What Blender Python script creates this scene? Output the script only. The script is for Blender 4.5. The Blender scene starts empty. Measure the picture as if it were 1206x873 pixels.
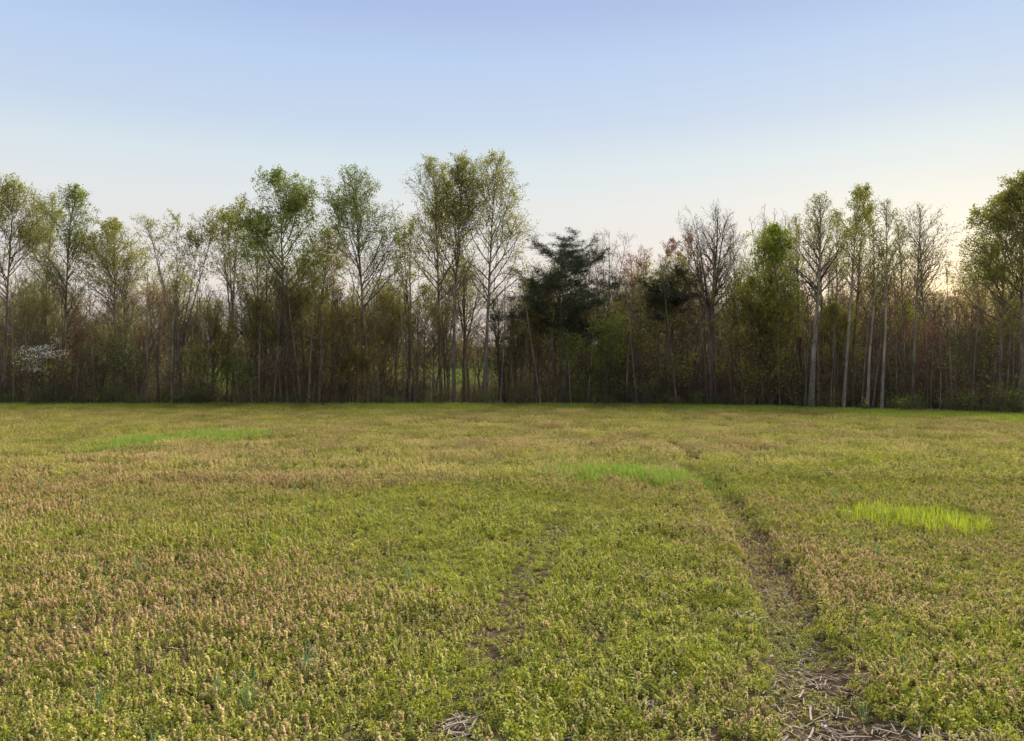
import bpy, math, random
import numpy as np
from math import radians, sin, cos, pi, sqrt, atan2

# ------------------------------------------------------------------ camera
scene = bpy.context.scene
FPX, CX, HY, CAMH = 928.0, 603.0, 440.0, 1.65      # focal length in photo pixels, centre column, horizon row, eye height
cam_d = bpy.data.cameras.new('camera'); cam = bpy.data.objects.new('camera', cam_d)
scene.collection.objects.link(cam); scene.camera = cam
cam_d.sensor_fit = 'HORIZONTAL'; cam_d.sensor_width = 36.0; cam_d.lens = 36.0 * FPX / 1206.0
cam_d.clip_start = 0.05; cam_d.clip_end = 6000
cam.location = (0, 0, CAMH)
cam.rotation_euler = (radians(90) + math.atan((HY - 436.5) / FPX), 0, 0)

# ------------------------------------------------------------------ sky and sun (sun low behind the wood, to the right)
SUN_EL, SUN_AZ = 5.0, 29.0                          # degrees; azimuth clockwise from +Y
w = bpy.data.worlds.new('World'); scene.world = w; w.use_nodes = True
nt = w.node_tree; nt.nodes.clear()
sky = nt.nodes.new('ShaderNodeTexSky'); sky.sky_type = 'NISHITA'; sky.sun_disc = False
sky.sun_elevation = radians(SUN_EL); sky.sun_rotation = radians(SUN_AZ)
sky.air_density = 1.0; sky.dust_density = 1.0; sky.ozone_density = 2.0; sky.altitude = 200
# the clear dusk sky: Nishita glow, flattened, over a pale haze that thins with height all the way round
spl = nt.nodes.new('ShaderNodeSeparateColor'); gam = nt.nodes.new('ShaderNodeCombineColor')
nt.links.new(sky.outputs[0], spl.inputs[0])
for k, (g_, s_) in enumerate(((.07, 1.012), (.065, 1.01), (.025, 1.06))):
    pw = nt.nodes.new('ShaderNodeMath'); pw.operation = 'POWER'; pw.inputs[1].default_value = g_; nt.links.new(spl.outputs[k], pw.inputs[0])
    ml = nt.nodes.new('ShaderNodeMath'); ml.operation = 'MULTIPLY'; ml.inputs[1].default_value = s_; nt.links.new(pw.outputs[0], ml.inputs[0]); nt.links.new(ml.outputs[0], gam.inputs[k])
geo = nt.nodes.new('ShaderNodeTexCoord'); sep = nt.nodes.new('ShaderNodeSeparateXYZ')
hz = nt.nodes.new('ShaderNodeValToRGB'); el_ = hz.color_ramp.elements
SKY = [(0,(.60,.51,.49)), (.05,(.66,.575,.545)), (.12,(.72,.66,.615)), (.208,(.675,.68,.67)), (.255,(.605,.67,.70)), (.30,(.515,.595,.705)), (.366,(.445,.555,.73)), (.423,(.372,.46,.67)), (.64,(.33,.39,.60)), (1,(.29,.35,.57))]
while len(el_) < len(SKY): el_.new(.5)
for k, (p_, c_) in enumerate(SKY): el_[k].position = p_; el_[k].color = (*c_, 1)
mul = nt.nodes.new('ShaderNodeMix'); mul.data_type = 'RGBA'; mul.blend_type = 'MULTIPLY'; mul.inputs[0].default_value = 1.0
bg = nt.nodes.new('ShaderNodeBackground'); bg.inputs['Strength'].default_value = 0.15
sc_ = nt.nodes.new('ShaderNodeVectorMath'); sc_.operation = 'SCALE'; sc_.inputs['Scale'].default_value = SKY_GAIN = 1.265
wo = nt.nodes.new('ShaderNodeOutputWorld')
nt.links.new(geo.outputs['Generated'], sep.inputs[0]); nt.links.new(sep.outputs[2], hz.inputs[0])
nt.links.new(gam.outputs[0], mul.inputs[6]); nt.links.new(hz.outputs[0], mul.inputs[7])
tn_ = nt.nodes.new('ShaderNodeVectorMath'); tn_.operation = 'SCALE'; tn_.inputs['Scale'].default_value = 0.1; nt.links.new(sky.outputs[0], tn_.inputs[0])
sq_ = nt.nodes.new('ShaderNodeVectorMath'); sq_.operation = 'MULTIPLY'; nt.links.new(tn_.outputs[0], sq_.inputs[0]); nt.links.new(tn_.outputs[0], sq_.inputs[1])
cu_ = nt.nodes.new('ShaderNodeVectorMath'); cu_.operation = 'MULTIPLY'; nt.links.new(sq_.outputs[0], cu_.inputs[0]); nt.links.new(tn_.outputs[0], cu_.inputs[1])
s2_ = nt.nodes.new('ShaderNodeVectorMath'); s2_.operation = 'MULTIPLY'; s2_.inputs[1].default_value = (.018, .034, .036); nt.links.new(cu_.outputs[0], s2_.inputs[0])
add = nt.nodes.new('ShaderNodeVectorMath'); add.operation = 'ADD'; nt.links.new(mul.outputs[2], add.inputs[0]); nt.links.new(s2_.outputs[0], add.inputs[1])
nt.links.new(add.outputs[0], sc_.inputs[0]); nt.links.new(sc_.outputs[0], bg.inputs['Color']); nt.links.new(bg.outputs[0], wo.inputs['Surface'])

sun_d = bpy.data.lights.new('sun', 'SUN'); sun_d.energy = 5.0; sun_d.angle = radians(120); sun_d.color = (1.0, 0.90, 0.72)   # afterglow: very soft
sun = bpy.data.objects.new('sun', sun_d); scene.collection.objects.link(sun)
sun.rotation_euler = (radians(90 - SUN_EL), 0, radians(180 - SUN_AZ))

vs = scene.view_settings
vs.view_transform = 'Standard'; vs.look = 'None'; vs.gamma = 1.0; vs.exposure = 2.55; vs.use_curve_mapping = False

# ------------------------------------------------------------------ helpers
COL = scene.collection
def vnoise(x, y, seed=0):
    """value noise on numpy arrays, 0..1"""
    x = np.asarray(x, float); y = np.asarray(y, float)
    xi = np.floor(x).astype(np.int64); yi = np.floor(y).astype(np.int64)
    fx = x - xi; fy = y - yi; fx = fx*fx*(3-2*fx); fy = fy*fy*(3-2*fy)
    def h(a, b):
        n = (a*374761393 + b*668265263 + seed*1442695041) & 0xffffffff
        n = ((n ^ (n >> 13)) * 1274126177) & 0xffffffff
        return ((n ^ (n >> 16)) & 0xffff) / 65535.0
    return (h(xi,yi)*(1-fx)+h(xi+1,yi)*fx)*(1-fy) + (h(xi,yi+1)*(1-fx)+h(xi+1,yi+1)*fx)*fy
def fbm(x, y, seed=0, octs=3):
    s = 0; a = 0.5; t = 0
    for i in range(octs):
        s = s + a*vnoise(np.asarray(x)*2**i, np.asarray(y)*2**i, seed+i*17); t += a; a *= 0.5
    return s/t
def sstep(a, b, x):
    t = np.clip((np.asarray(x, float)-a)/(b-a), 0, 1); return t*t*(3-2*t)

def edge_depth(u):
    """forward distance of the field's far edge, by bearing (x over y)"""
    return np.interp(u, [-0.9, 0.05, 0.3, 0.45, 0.65, 0.9], [39.0, 38.5, 36.0, 33.0, 29.5, 27.5])
def gpt(px, py):
    """photo pixel on the flat field -> ground x, y"""
    y = FPX*CAMH/(py-HY); return ((px-CX)/FPX*y, y)

TRACK = [gpt(*p) for p in [(1020,930),(985,860),(945,770),(915,690),(885,630),(850,585),(820,550),(790,522)]]
TRACK_W = [0.30, 0.29, 0.24, 0.21, 0.20, 0.21, 0.23, 0.20]
TRACK2 = [gpt(*p) for p in [(500,930),(537,858),(565,795),(605,715),(640,650),(662,610)]]
def dist_poly(x, y, pts, ws=None):
    best = np.full(np.shape(x), 1e9)
    for i in range(len(pts)-1):
        ax, ay = pts[i]; bx, by = pts[i+1]
        dx, dy = bx-ax, by-ay; L2 = dx*dx+dy*dy
        t = np.clip(((x-ax)*dx+(y-ay)*dy)/L2, 0, 1)
        d = np.hypot(x-ax-t*dx, y-ay-t*dy)
        if ws is not None: d = d/(ws[i]*(1-t)+ws[i+1]*t)
        best = np.minimum(best, d)
    return best
BARE = [(gpt(1000,855), .26, .20), (gpt(1080,868), .22, .10), (gpt(537,852), .11, .18), (gpt(765,838), .07, .14), (gpt(880,728), .14, .08), (gpt(975,790), .17, .18), (gpt(1150,878), .2, .12)]
def bare_mask(x, y):
    m = np.zeros(np.shape(x))
    for (c, rx, ry) in BARE:
        d = np.hypot((x-c[0])/rx, (y-c[1])/ry) + 0.5*(fbm(x*6, y*6, 5)-0.5)
        m = np.maximum(m, 1-sstep(0.55, 1.15, d))
    return m
def track_mask(x, y):
    d = dist_poly(x, y, TRACK, TRACK_W) + 0.5*(fbm(x*3, y*3, 9)-0.5)
    return 1-sstep(0.45, 1.25, d)
def ground_z(x, y):
    x = np.asarray(x, float); y = np.asarray(y, float)
    u = np.where(y > 4, x/np.maximum(y, 4), 0)
    e = edge_depth(np.clip(u, -.9, .9))
    z = 0.10*(fbm(x*0.12, y*0.12, 3)-0.5)*sstep(2, 12, np.abs(y)) + 0.04*(fbm(x*0.9, y*0.9, 4)-0.5)
    b = y-e
    z = z - 0.9*sstep(2, 22, b) + 0.012*np.maximum(b-45, 0) + 0.00008*np.maximum(np.minimum(b, 500)-45, 0)**2
    z = z - (0.09*track_mask(x, y) + .03*(1-sstep(.4, 1.2, dist_poly(x, y, TRACK2)/.20)))*(y < 40)
    return z

# ------------------------------------------------------------------ materials
def mat_new(name):
    m = bpy.data.materials.new(name); m.use_nodes = True
    for n in list(m.node_tree.nodes): m.node_tree.nodes.remove(n)
    return m, m.node_tree.nodes, m.node_tree.links
def ramp(nodes, stops):
    r = nodes.new('ShaderNodeValToRGB'); e = r.color_ramp.elements
    while len(e) < len(stops): e.new(0.5)
    for k, (p, c) in enumerate(stops): e[k].position = p; e[k].color = (*c, 1)
    return r
def leaf_out(nodes, links, col, trans=0.35, rough=0.65):
    d = nodes.new('ShaderNodeBsdfDiffuse'); t = nodes.new('ShaderNodeBsdfTranslucent'); g = nodes.new('ShaderNodeBsdfGlossy')
    g.inputs['Roughness'].default_value = rough
    mx = nodes.new('ShaderNodeMixShader'); mx.inputs[0].default_value = trans
    m2 = nodes.new('ShaderNodeMixShader'); m2.inputs[0].default_value = 0.03
    o = nodes.new('ShaderNodeOutputMaterial')
    links.new(col, d.inputs['Color']); links.new(col, t.inputs['Color'])
    links.new(d.outputs[0], mx.inputs[1]); links.new(t.outputs[0], mx.inputs[2])
    links.new(mx.outputs[0], m2.inputs[1]); links.new(g.outputs[0], m2.inputs[2]); links.new(m2.outputs[0], o.inputs['Surface'])
def leaf_mat(name, stops, trans=0.35):
    """foliage whose colour varies leaf by leaf and clump by clump"""
    m, N, L = mat_new(name)
    geo = N.new('ShaderNodeNewGeometry'); tc = N.new('ShaderNodeTexCoord')
    nz = N.new('ShaderNodeTexNoise'); nz.inputs['Scale'].default_value = 0.7; nz.inputs['Detail'].default_value = 3
    L.new(tc.outputs['Object'], nz.inputs['Vector'])
    ad = N.new('ShaderNodeMath'); ad.operation = 'MULTIPLY_ADD'; ad.inputs[1].default_value = 0.6
    L.new(geo.outputs['Random Per Island'], ad.inputs[0])
    mu = N.new('ShaderNodeMath'); mu.operation = 'MULTIPLY_ADD'; mu.inputs[1].default_value = 1.2; mu.inputs[2].default_value = -0.4
    L.new(nz.outputs[0], mu.inputs[0]); L.new(mu.outputs[0], ad.inputs[2])
    r = ramp(N, stops); L.new(ad.outputs[0], r.inputs[0])
    leaf_out(N, L, r.outputs[0], trans); return m
def bark_mat(name, dark, light, scale=1.0):
    m, N, L = mat_new(name)
    tc = N.new('ShaderNodeTexCoord'); mp = N.new('ShaderNodeMapping'); mp.inputs['Scale'].default_value = (9*scale, 9*scale, 1.3*scale)
    L.new(tc.outputs['Object'], mp.inputs[0])
    n1 = N.new('ShaderNodeTexNoise'); n1.inputs['Scale'].default_value = 1.0; n1.inputs['Detail'].default_value = 6; L.new(mp.outputs[0], n1.inputs['Vector'])
    n2 = N.new('ShaderNodeTexNoise'); n2.inputs['Scale'].default_value = 0.8; n2.inputs['Detail'].default_value = 4; L.new(tc.outputs['Object'], n2.inputs['Vector'])
    mx = N.new('ShaderNodeMath'); mx.operation = 'ADD'; L.new(n1.outputs[0], mx.inputs[0]); L.new(n2.outputs[0], mx.inputs[1])
    h = N.new('ShaderNodeMath'); h.operation = 'MULTIPLY'; h.inputs[1].default_value = 0.5; L.new(mx.outputs[0], h.inputs[0])
    r = ramp(N, [(0.36, dark), (0.62, light)]); L.new(h.outputs[0], r.inputs[0])
    b = N.new('ShaderNodeBump'); b.inputs['Strength'].default_value = 0.7; b.inputs['Distance'].default_value = 0.03; L.new(n1.outputs[0], b.inputs['Height'])
    p = N.new('ShaderNodeBsdfPrincipled'); p.inputs['Roughness'].default_value = 0.9; p.inputs['Specular IOR Level'].default_value = 0.15
    o = N.new('ShaderNodeOutputMaterial')
    L.new(r.outputs[0], p.inputs['Base Color']); L.new(b.outputs[0], p.inputs['Normal']); L.new(p.outputs[0], o.inputs['Surface'])
    return m

M = {}
M['bark_brown'] = bark_mat('bark_brown', (.06,.046,.033), (.22,.18,.135))
M['bark_grey']  = bark_mat('bark_grey',  (.085,.068,.050), (.30,.25,.19))
M['bark_pale']  = bark_mat('bark_pale',  (.14,.12,.09), (.43,.385,.305))
M['twig_brown'] = bark_mat('twig_brown', (.052,.040,.027), (.165,.128,.086))
M['twig_grey']  = bark_mat('twig_grey',  (.065,.052,.038), (.185,.15,.112))
M['twig_red']   = bark_mat('twig_red',   (.075,.042,.031), (.20,.118,.086))
M['leaf_yellow'] = leaf_mat('leaf_yellow', [(0,(.125,.135,.016)), (.5,(.21,.215,.027)), (1,(.31,.29,.045))])
M['leaf_olive']  = leaf_mat('leaf_olive',  [(0,(.12,.13,.020)), (.5,(.20,.205,.032)), (1,(.30,.285,.055))])
M['leaf_green']  = leaf_mat('leaf_green',  [(0,(.085,.115,.015)), (.5,(.145,.185,.024)), (1,(.23,.265,.045))])
M['leaf_bright'] = leaf_mat('leaf_bright', [(0,(.10,.14,.012)), (.5,(.18,.23,.02)), (1,(.26,.30,.03))])
M['leaf_amber']  = leaf_mat('leaf_amber',  [(0,(.12,.09,.018)), (.5,(.19,.15,.025)), (1,(.27,.21,.04))])
M['leaf_rust']   = leaf_mat('leaf_rust',   [(0,(.10,.045,.028)), (.5,(.17,.085,.05)), (1,(.24,.14,.08))])
M['leaf_pine']   = leaf_mat('leaf_pine',   [(0,(.012,.020,.009)), (.5,(.023,.036,.015)), (1,(.050,.062,.024))], 0.12)
M['leaf_dark']   = leaf_mat('leaf_dark',   [(0,(.030,.055,.012)), (.5,(.05,.085,.018)), (1,(.08,.12,.025))])
M['petal_white'] = leaf_mat('petal_white', [(0,(.46,.46,.37)), (1,(.76,.75,.66))])
M['petal_yellow']= leaf_mat('petal_yellow',[(0,(.55,.45,.01)), (1,(.75,.66,.03))])
M['petal_lilac'] = leaf_mat('petal_lilac', [(0,(.36,.33,.45)), (1,(.56,.54,.62))])
M['stem_green']  = leaf_mat('stem_green',  [(0,(.06,.10,.025)), (1,(.13,.17,.04))])

def inst_attr(N, name):
    a = N.new('ShaderNodeAttribute'); a.attribute_type = 'INSTANCER'; a.attribute_name = name; return a
def geo_attr(N, name):
    a = N.new('ShaderNodeAttribute'); a.attribute_type = 'GEOMETRY'; a.attribute_name = name; return a
def math2(N, L, op, a, b, clamp=False):
    m = N.new('ShaderNodeMath'); m.operation = op; m.use_clamp = clamp
    for k, v in enumerate((a, b)):
        if isinstance(v, (int, float)): m.inputs[k].default_value = v
        else: L.new(v, m.inputs[k])
    return m.outputs[0]
def mixc(N, L, f, a, b):
    m = N.new('ShaderNodeMix'); m.data_type = 'RGBA'
    if isinstance(f, (int, float)): m.inputs[0].default_value = f
    else: L.new(f, m.inputs[0])
    for k, v in ((6, a), (7, b)):
        if isinstance(v, tuple): m.inputs[k].default_value = (*v, 1)
        else: L.new(v, m.inputs[k])
    return m.outputs[2]
def weed_mat(name):
    """deadnettle and chickweed: 'top' on the mesh marks the faded seed heads, 'tan' on the instance how far the patch has turned"""
    m, N, L = mat_new(name)
    geo = N.new('ShaderNodeNewGeometry')
    top = geo_attr(N, 'top').outputs['Fac']; tan = inst_attr(N, 'tan').outputs['Fac']; rnd = inst_attr(N, 'rnd').outputs['Fac']
    isl = geo.outputs['Random Per Island']
    g1 = ramp(N, [(0,(.045,.07,.010)), (.35,(.18,.215,.025)), (.65,(.325,.35,.036)), (1,(.50,.50,.06))])
    mixr = math2(N, L, 'ADD', math2(N, L, 'MULTIPLY', isl, 0.55), math2(N, L, 'MULTIPLY', rnd, 0.45)); L.new(mixr, g1.inputs[0])
    t1 = ramp(N, [(0,(.17,.10,.050)), (.40,(.38,.26,.125)), (.8,(.50,.36,.175)), (1,(.60,.465,.25))]); L.new(mixr, t1.inputs[0])
    f = math2(N, L, 'MULTIPLY', top, math2(N, L, 'ADD', 0.25, math2(N, L, 'MULTIPLY', tan, 1.0)), True)
    f2 = math2(N, L, 'ADD', f, math2(N, L, 'MULTIPLY', tan, 0.16), True)
    c = mixc(N, L, f2, g1.outputs[0], t1.outputs[0])
    leaf_out(N, L, c, 0.35); return m
M['weed'] = weed_mat('weed')
def grass_mat(name, stops):
    m, N, L = mat_new(name)
    geo = N.new('ShaderNodeNewGeometry'); rnd = inst_attr(N, 'rnd').outputs['Fac']
    r = ramp(N, stops)
    mixr = math2(N, L, 'ADD', math2(N, L, 'MULTIPLY', geo.outputs['Random Per Island'], 0.6), math2(N, L, 'MULTIPLY', rnd, 0.4)); L.new(mixr, r.inputs[0])
    leaf_out(N, L, r.outputs[0], 0.4); return m
M['grass_green'] = grass_mat('grass_green', [(0,(.085,.15,.015)), (.5,(.17,.26,.028)), (1,(.28,.36,.05))])
M['grass_lime']  = grass_mat('grass_lime',  [(0,(.14,.19,.012)), (.5,(.25,.31,.02)), (1,(.37,.41,.03))])
M['grass_edge']  = grass_mat('grass_edge',  [(0,(.13,.20,.018)), (.5,(.25,.32,.03)), (1,(.38,.42,.05))])
M['grass_blue']  = grass_mat('grass_blue',  [(0,(.06,.12,.05)), (.5,(.10,.17,.07)), (1,(.16,.24,.10))])
M['straw'] = leaf_mat('straw', [(0,(.09,.065,.045)), (.5,(.22,.18,.135)), (1,(.46,.41,.34))], 0.1)

def ground_mat():
    m, N, L = mat_new('ground')
    tc = N.new('ShaderNodeTexCoord')
    zone = geo_attr(N, 'zone'); sp = N.new('ShaderNodeSeparateColor'); L.new(zone.outputs['Color'], sp.inputs[0])
    n1 = N.new('ShaderNodeTexNoise'); n1.inputs['Scale'].default_value = 14; n1.inputs['Detail'].default_value = 8; L.new(tc.outputs['Object'], n1.inputs['Vector'])
    n2 = N.new('ShaderNodeTexNoise'); n2.inputs['Scale'].default_value = 0.5; n2.inputs['Detail'].default_value = 5; L.new(tc.outputs['Object'], n2.inputs['Vector'])
    soil = ramp(N, [(.3,(.028,.020,.013)), (.55,(.060,.044,.029)), (.72,(.12,.095,.065))]); L.new(n1.outputs[0], soil.inputs[0])
    lit = ramp(N, [(.3,(.030,.021,.013)), (.6,(.075,.052,.032)), (.75,(.12,.088,.055))]); L.new(n1.outputs[0], lit.inputs[0])
    mead = ramp(N, [(.3,(.032,.044,.011)), (.6,(.055,.068,.017)), (.8,(.08,.088,.025))]); L.new(n2.outputs[0], mead.inputs[0])
    c = mixc(N, L, sp.outputs[0], soil.outputs[0], lit.outputs[0]); c = mixc(N, L, sp.outputs[1], c, mead.outputs[0])
    b = N.new('ShaderNodeBump'); b.inputs['Strength'].default_value = 0.8; b.inputs['Distance'].default_value = 0.03; L.new(n1.outputs[0], b.inputs['Height'])
    p = N.new('ShaderNodeBsdfPrincipled'); p.inputs['Roughness'].default_value = 1.0; p.inputs['Specular IOR Level'].default_value = 0.0
    o = N.new('ShaderNodeOutputMaterial'); L.new(c, p.inputs['Base Color']); L.new(b.outputs[0], p.inputs['Normal']); L.new(p.outputs[0], o.inputs['Surface'])
    return m
M['ground'] = ground_mat()

# ------------------------------------------------------------------ mesh helpers
def mesh_from(name, V, F, mat, smooth=False):
    """V (n,3), F (m,3 or 4) arrays"""
    V = np.ascontiguousarray(V, np.float32); F = np.ascontiguousarray(F, np.int32)
    me = bpy.data.meshes.new(name); k = F.shape[1]
    me.vertices.add(len(V)); me.vertices.foreach_set('co', V.ravel())
    me.loops.add(F.size); me.loops.foreach_set('vertex_index', F.ravel())
    me.polygons.add(len(F)); me.polygons.foreach_set('loop_start', np.arange(0, F.size, k, dtype=np.int32))
    if smooth: me.polygons.foreach_set('use_smooth', np.ones(len(F), bool))
    me.update(calc_edges=True); me.materials.append(mat)
    return me
def obj(name, me, parent=None, loc=None):
    o = bpy.data.objects.new(name, me); COL.objects.link(o)
    if parent: o.parent = parent
    if loc is not None: o.location = loc
    return o
def tag(o, label=None, cat=None, group=None, kind=None):
    for k, v in (('label', label), ('category', cat), ('group', group), ('kind', kind)):
        if v: o[k] = v
    return o
def tubes(segs, n):
    """array of segments (p0,p1,r0,r1) -> verts, quads (n-sided open tubes)"""
    S = np.array([(*a, *b, r0, r1) for a, b, r0, r1 in segs], float)
    p0, p1, r0, r1 = S[:,:3], S[:,3:6], S[:,6], S[:,7]
    d = p1-p0; d /= np.maximum(np.linalg.norm(d, axis=1, keepdims=True), 1e-9)
    ref = np.where(np.abs(d[:,2:3]) > 0.9, np.array([[1.,0,0]]), np.array([[0,0,1.]]))
    a = np.cross(d, ref); a /= np.linalg.norm(a, axis=1, keepdims=True); b = np.cross(d, a)
    th = np.arange(n)*2*pi/n
    ring = a[:,None,:]*np.cos(th)[None,:,None] + b[:,None,:]*np.sin(th)[None,:,None]
    V = np.concatenate([p0[:,None,:]+ring*r0[:,None,None], p1[:,None,:]+ring*r1[:,None,None]], axis=1).reshape(-1,3)
    i = np.arange(n); j = (i+1) % n
    f = np.stack([i, j, j+n, i+n], axis=1)
    F = (np.arange(len(S))[:,None,None]*2*n + f[None]).reshape(-1,4)
    return V, F
def polytube(pts, rs, n):
    """one continuous tube along pts"""
    P = np.array(pts, float); R = np.array(rs, float)
    d = np.gradient(P, axis=0); d /= np.linalg.norm(d, axis=1, keepdims=True)
    ref = np.array([0.,1.,0.]) if abs(d[0,2]) > .7 else np.array([0,0,1.])
    a = np.cross(d, ref); a /= np.linalg.norm(a, axis=1, keepdims=True); b = np.cross(d, a)
    th = np.arange(n)*2*pi/n
    V = (P[:,None]+(a[:,None]*np.cos(th)[None,:,None]+b[:,None]*np.sin(th)[None,:,None])*R[:,None,None]).reshape(-1,3)
    i = np.arange(n); j = (i+1) % n; F = []
    for k in range(len(P)-1): F.append(np.stack([k*n+i, k*n+j, (k+1)*n+j, (k+1)*n+i], axis=1))
    return V, np.concatenate(F)
def leaf_quads(P, size, rng, axis=None, width=0.55, spread=1.0):
    """diamond leaves at points P"""
    n = len(P); s = size*(0.6+0.8*rng.random(n))[:,None]
    d = rng.normal(size=(n,3))
    if axis is not None: d = axis + d*spread*0.5
    d /= np.linalg.norm(d, axis=1, keepdims=True)
    e = np.cross(d, rng.normal(size=(n,3))); e /= np.linalg.norm(e, axis=1, keepdims=True)
    V = np.stack([P, P+d*s*0.5+e*s*width*0.5, P+d*s, P+d*s*0.5-e*s*width*0.5], axis=1).reshape(-1,3)
    F = np.arange(n*4).reshape(-1,4)
    return V, F
def cat(parts):
    V, F, o = [], [], 0
    for v, f in parts: V.append(v); F.append(f+o); o += len(v)
    return np.concatenate(V), np.concatenate(F)

# ------------------------------------------------------------------ ground sheet
def axis_vals(marks):
    out = []
    for (a, b, s) in marks: out += list(np.arange(a, b, s))
    return np.array(out + [marks[-1][1]])
gx = axis_vals([(-2600,-400,200), (-400,-80,20), (-80,-30,3), (-30,-8,0.8), (-8,8,0.16), (8,30,0.8), (30,80,3), (80,400,20), (400,2600,200)])
gy = axis_vals([(-400,-40,40), (-40,0,4), (0,2,.4), (2,12,0.16), (12,30,0.5), (30,75,1.2), (75,140,4), (140,400,12), (400,3600,200)])
X, Y = np.meshgrid(gx, gy); Z = ground_z(X, Y)
nx, ny = len(gx), len(gy)
idx = np.arange(nx*ny).reshape(ny, nx)
F = np.stack([idx[:-1,:-1], idx[:-1,1:], idx[1:,1:], idx[1:,:-1]], axis=-1).reshape(-1,4)
me = mesh_from('ground', np.stack([X,Y,Z], axis=-1).reshape(-1,3), F, M['ground'], True)
E = edge_depth(np.clip(X/np.maximum(Y,4), -.9, .9))
wood = sstep(-1, 4, Y-E); mead = sstep(85, 100, Y)
zc = np.stack([wood, mead, np.zeros_like(wood), np.ones_like(wood)], axis=-1).reshape(-1,4).astype(np.float32)
at = me.color_attributes.new('zone', 'FLOAT_COLOR', 'POINT'); at.data.foreach_set('color', zc.ravel())
g = obj('ground', me); tag(g, 'dark soil of the weedy field, running under the wood to a far meadow', 'ground', kind='structure')

# ------------------------------------------------------------------ instancing of ground cover (stuff)
def points_stuff(name, P, protos, attrs, label, category):
    """a point mesh with per-point rotation, scale, variant; geometry nodes put a plant on each"""
    me = bpy.data.meshes.new(name); me.vertices.add(len(P['co'])); me.vertices.foreach_set('co', np.ascontiguousarray(P['co'], np.float32).ravel())
    for k, typ in (('rot','FLOAT_VECTOR'), ('scl','FLOAT_VECTOR')):
        a = me.attributes.new(k, typ, 'POINT'); a.data.foreach_set('vector', np.ascontiguousarray(P[k], np.float32).ravel())
    a = me.attributes.new('var', 'INT', 'POINT'); a.data.foreach_set('value', np.ascontiguousarray(P['var'], np.int32))
    for k, v in attrs.items():
        a = me.attributes.new(k, 'FLOAT', 'POINT'); a.data.foreach_set('value', np.ascontiguousarray(v, np.float32))
    o = obj(name, me); tag(o, label, category, kind='stuff')
    c = bpy.data.collections.new(name + '_kinds')
    for k, pm in enumerate(protos):
        po = bpy.data.objects.new('%s_kind_%02d' % (name, k), pm); c.objects.link(po)
    ng = bpy.data.node_groups.new(name + '_scatter', 'GeometryNodeTree')
    ng.interface.new_socket('Geometry', in_out='INPUT', socket_type='NodeSocketGeometry')
    ng.interface.new_socket('Geometry', in_out='OUTPUT', socket_type='NodeSocketGeometry')
    N, L = ng.nodes, ng.links
    gi = N.new('NodeGroupInput'); go = N.new('NodeGroupOutput')
    ci = N.new('GeometryNodeCollectionInfo'); ci.inputs['Collection'].default_value = c
    ci.inputs['Separate Children'].default_value = True; ci.inputs['Reset Children'].default_value = True
    ip = N.new('GeometryNodeInstanceOnPoints'); ip.inputs['Pick Instance'].default_value = True
    def na(nm, t):
        n = N.new('GeometryNodeInputNamedAttribute'); n.data_type = t; n.inputs['Name'].default_value = nm; return n.outputs['Attribute']
    L.new(gi.outputs[0], ip.inputs['Points']); L.new(ci.outputs[0], ip.inputs['Instance'])
    L.new(na('var','INT'), ip.inputs['Instance Index'])
    e2r = N.new('FunctionNodeEulerToRotation'); L.new(na('rot','FLOAT_VECTOR'), e2r.inputs[0]); L.new(e2r.outputs[0], ip.inputs['Rotation'])
    L.new(na('scl','FLOAT_VECTOR'), ip.inputs['Scale'])
    L.new(ip.outputs[0], go.inputs[0])
    md = o.modifiers.new('scatter', 'NODES'); md.node_group = ng
    return o

def with_top(me, top):
    a = me.attributes.new('top', 'FLOAT', 'POINT'); a.data.foreach_set('value', np.ascontiguousarray(top, np.float32)); return me
def spike_geo(rng, h, lean=0.12, simple=False):
    """one deadnettle: thin stem, open leaf whorls below, a short crowded faded head"""
    V, F, T = [], [], []; o = 0
    lx, ly = rng.normal(0, lean, 2); pts = [(lx*h*t*t, ly*h*t*t, h*t) for t in (0, .35, .7, 1)]
    v, f = polytube(pts, [.0022, .0019, .0015, .001], 3); V.append(v); F.append(f); T.append(np.where(v[:,2] > .6*h, .5, 0.)); o += len(v)
    hl = rng.uniform(.028, .060); zs = []; z = h
    while z > h*0.15:
        zs.append(z); z -= (0.0075 if z > h-hl else rng.uniform(.016, .026))*(1.5 if simple else 1)
    for k, z in enumerate(zs):
        t = z/h; nl = 3 if simple else rng.choice([4, 4, 5]); ph = rng.uniform(0, 6.28)
        hd = z > h-hl
        ln = (.0095 + .009*min(1, k/2.5)) if hd else rng.uniform(.012, .022)
        for q in range(nl):
            a = ph+q*2*pi/nl+rng.normal(0, .25); dr = rng.uniform(-.7, .45) if hd else rng.uniform(-.3, .6)
            d = np.array([cos(a)*cos(dr), sin(a)*cos(dr), sin(dr)]); s = np.array([-sin(a), cos(a), 0])
            l = ln*rng.uniform(.8, 1.25)*(1.2 if simple else 1); p = np.array([lx*h*t*t, ly*h*t*t, z])
            v = np.array([p, p+d*l*.5+s*l*.45+[0,0,.002], p+d*l-[0,0,.003], p+d*l*.5-s*l*.45+[0,0,.002]])
            V.append(v); F.append(np.array([[0,1,2,3]])+o); o += 4
            tp = float(np.clip((z-(h-hl*1.3))/(hl*.5), 0, 1))*rng.uniform(.55, 1.0); T.append(np.full(4, tp))
    return np.concatenate(V), np.concatenate(F), np.concatenate(T)
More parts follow.
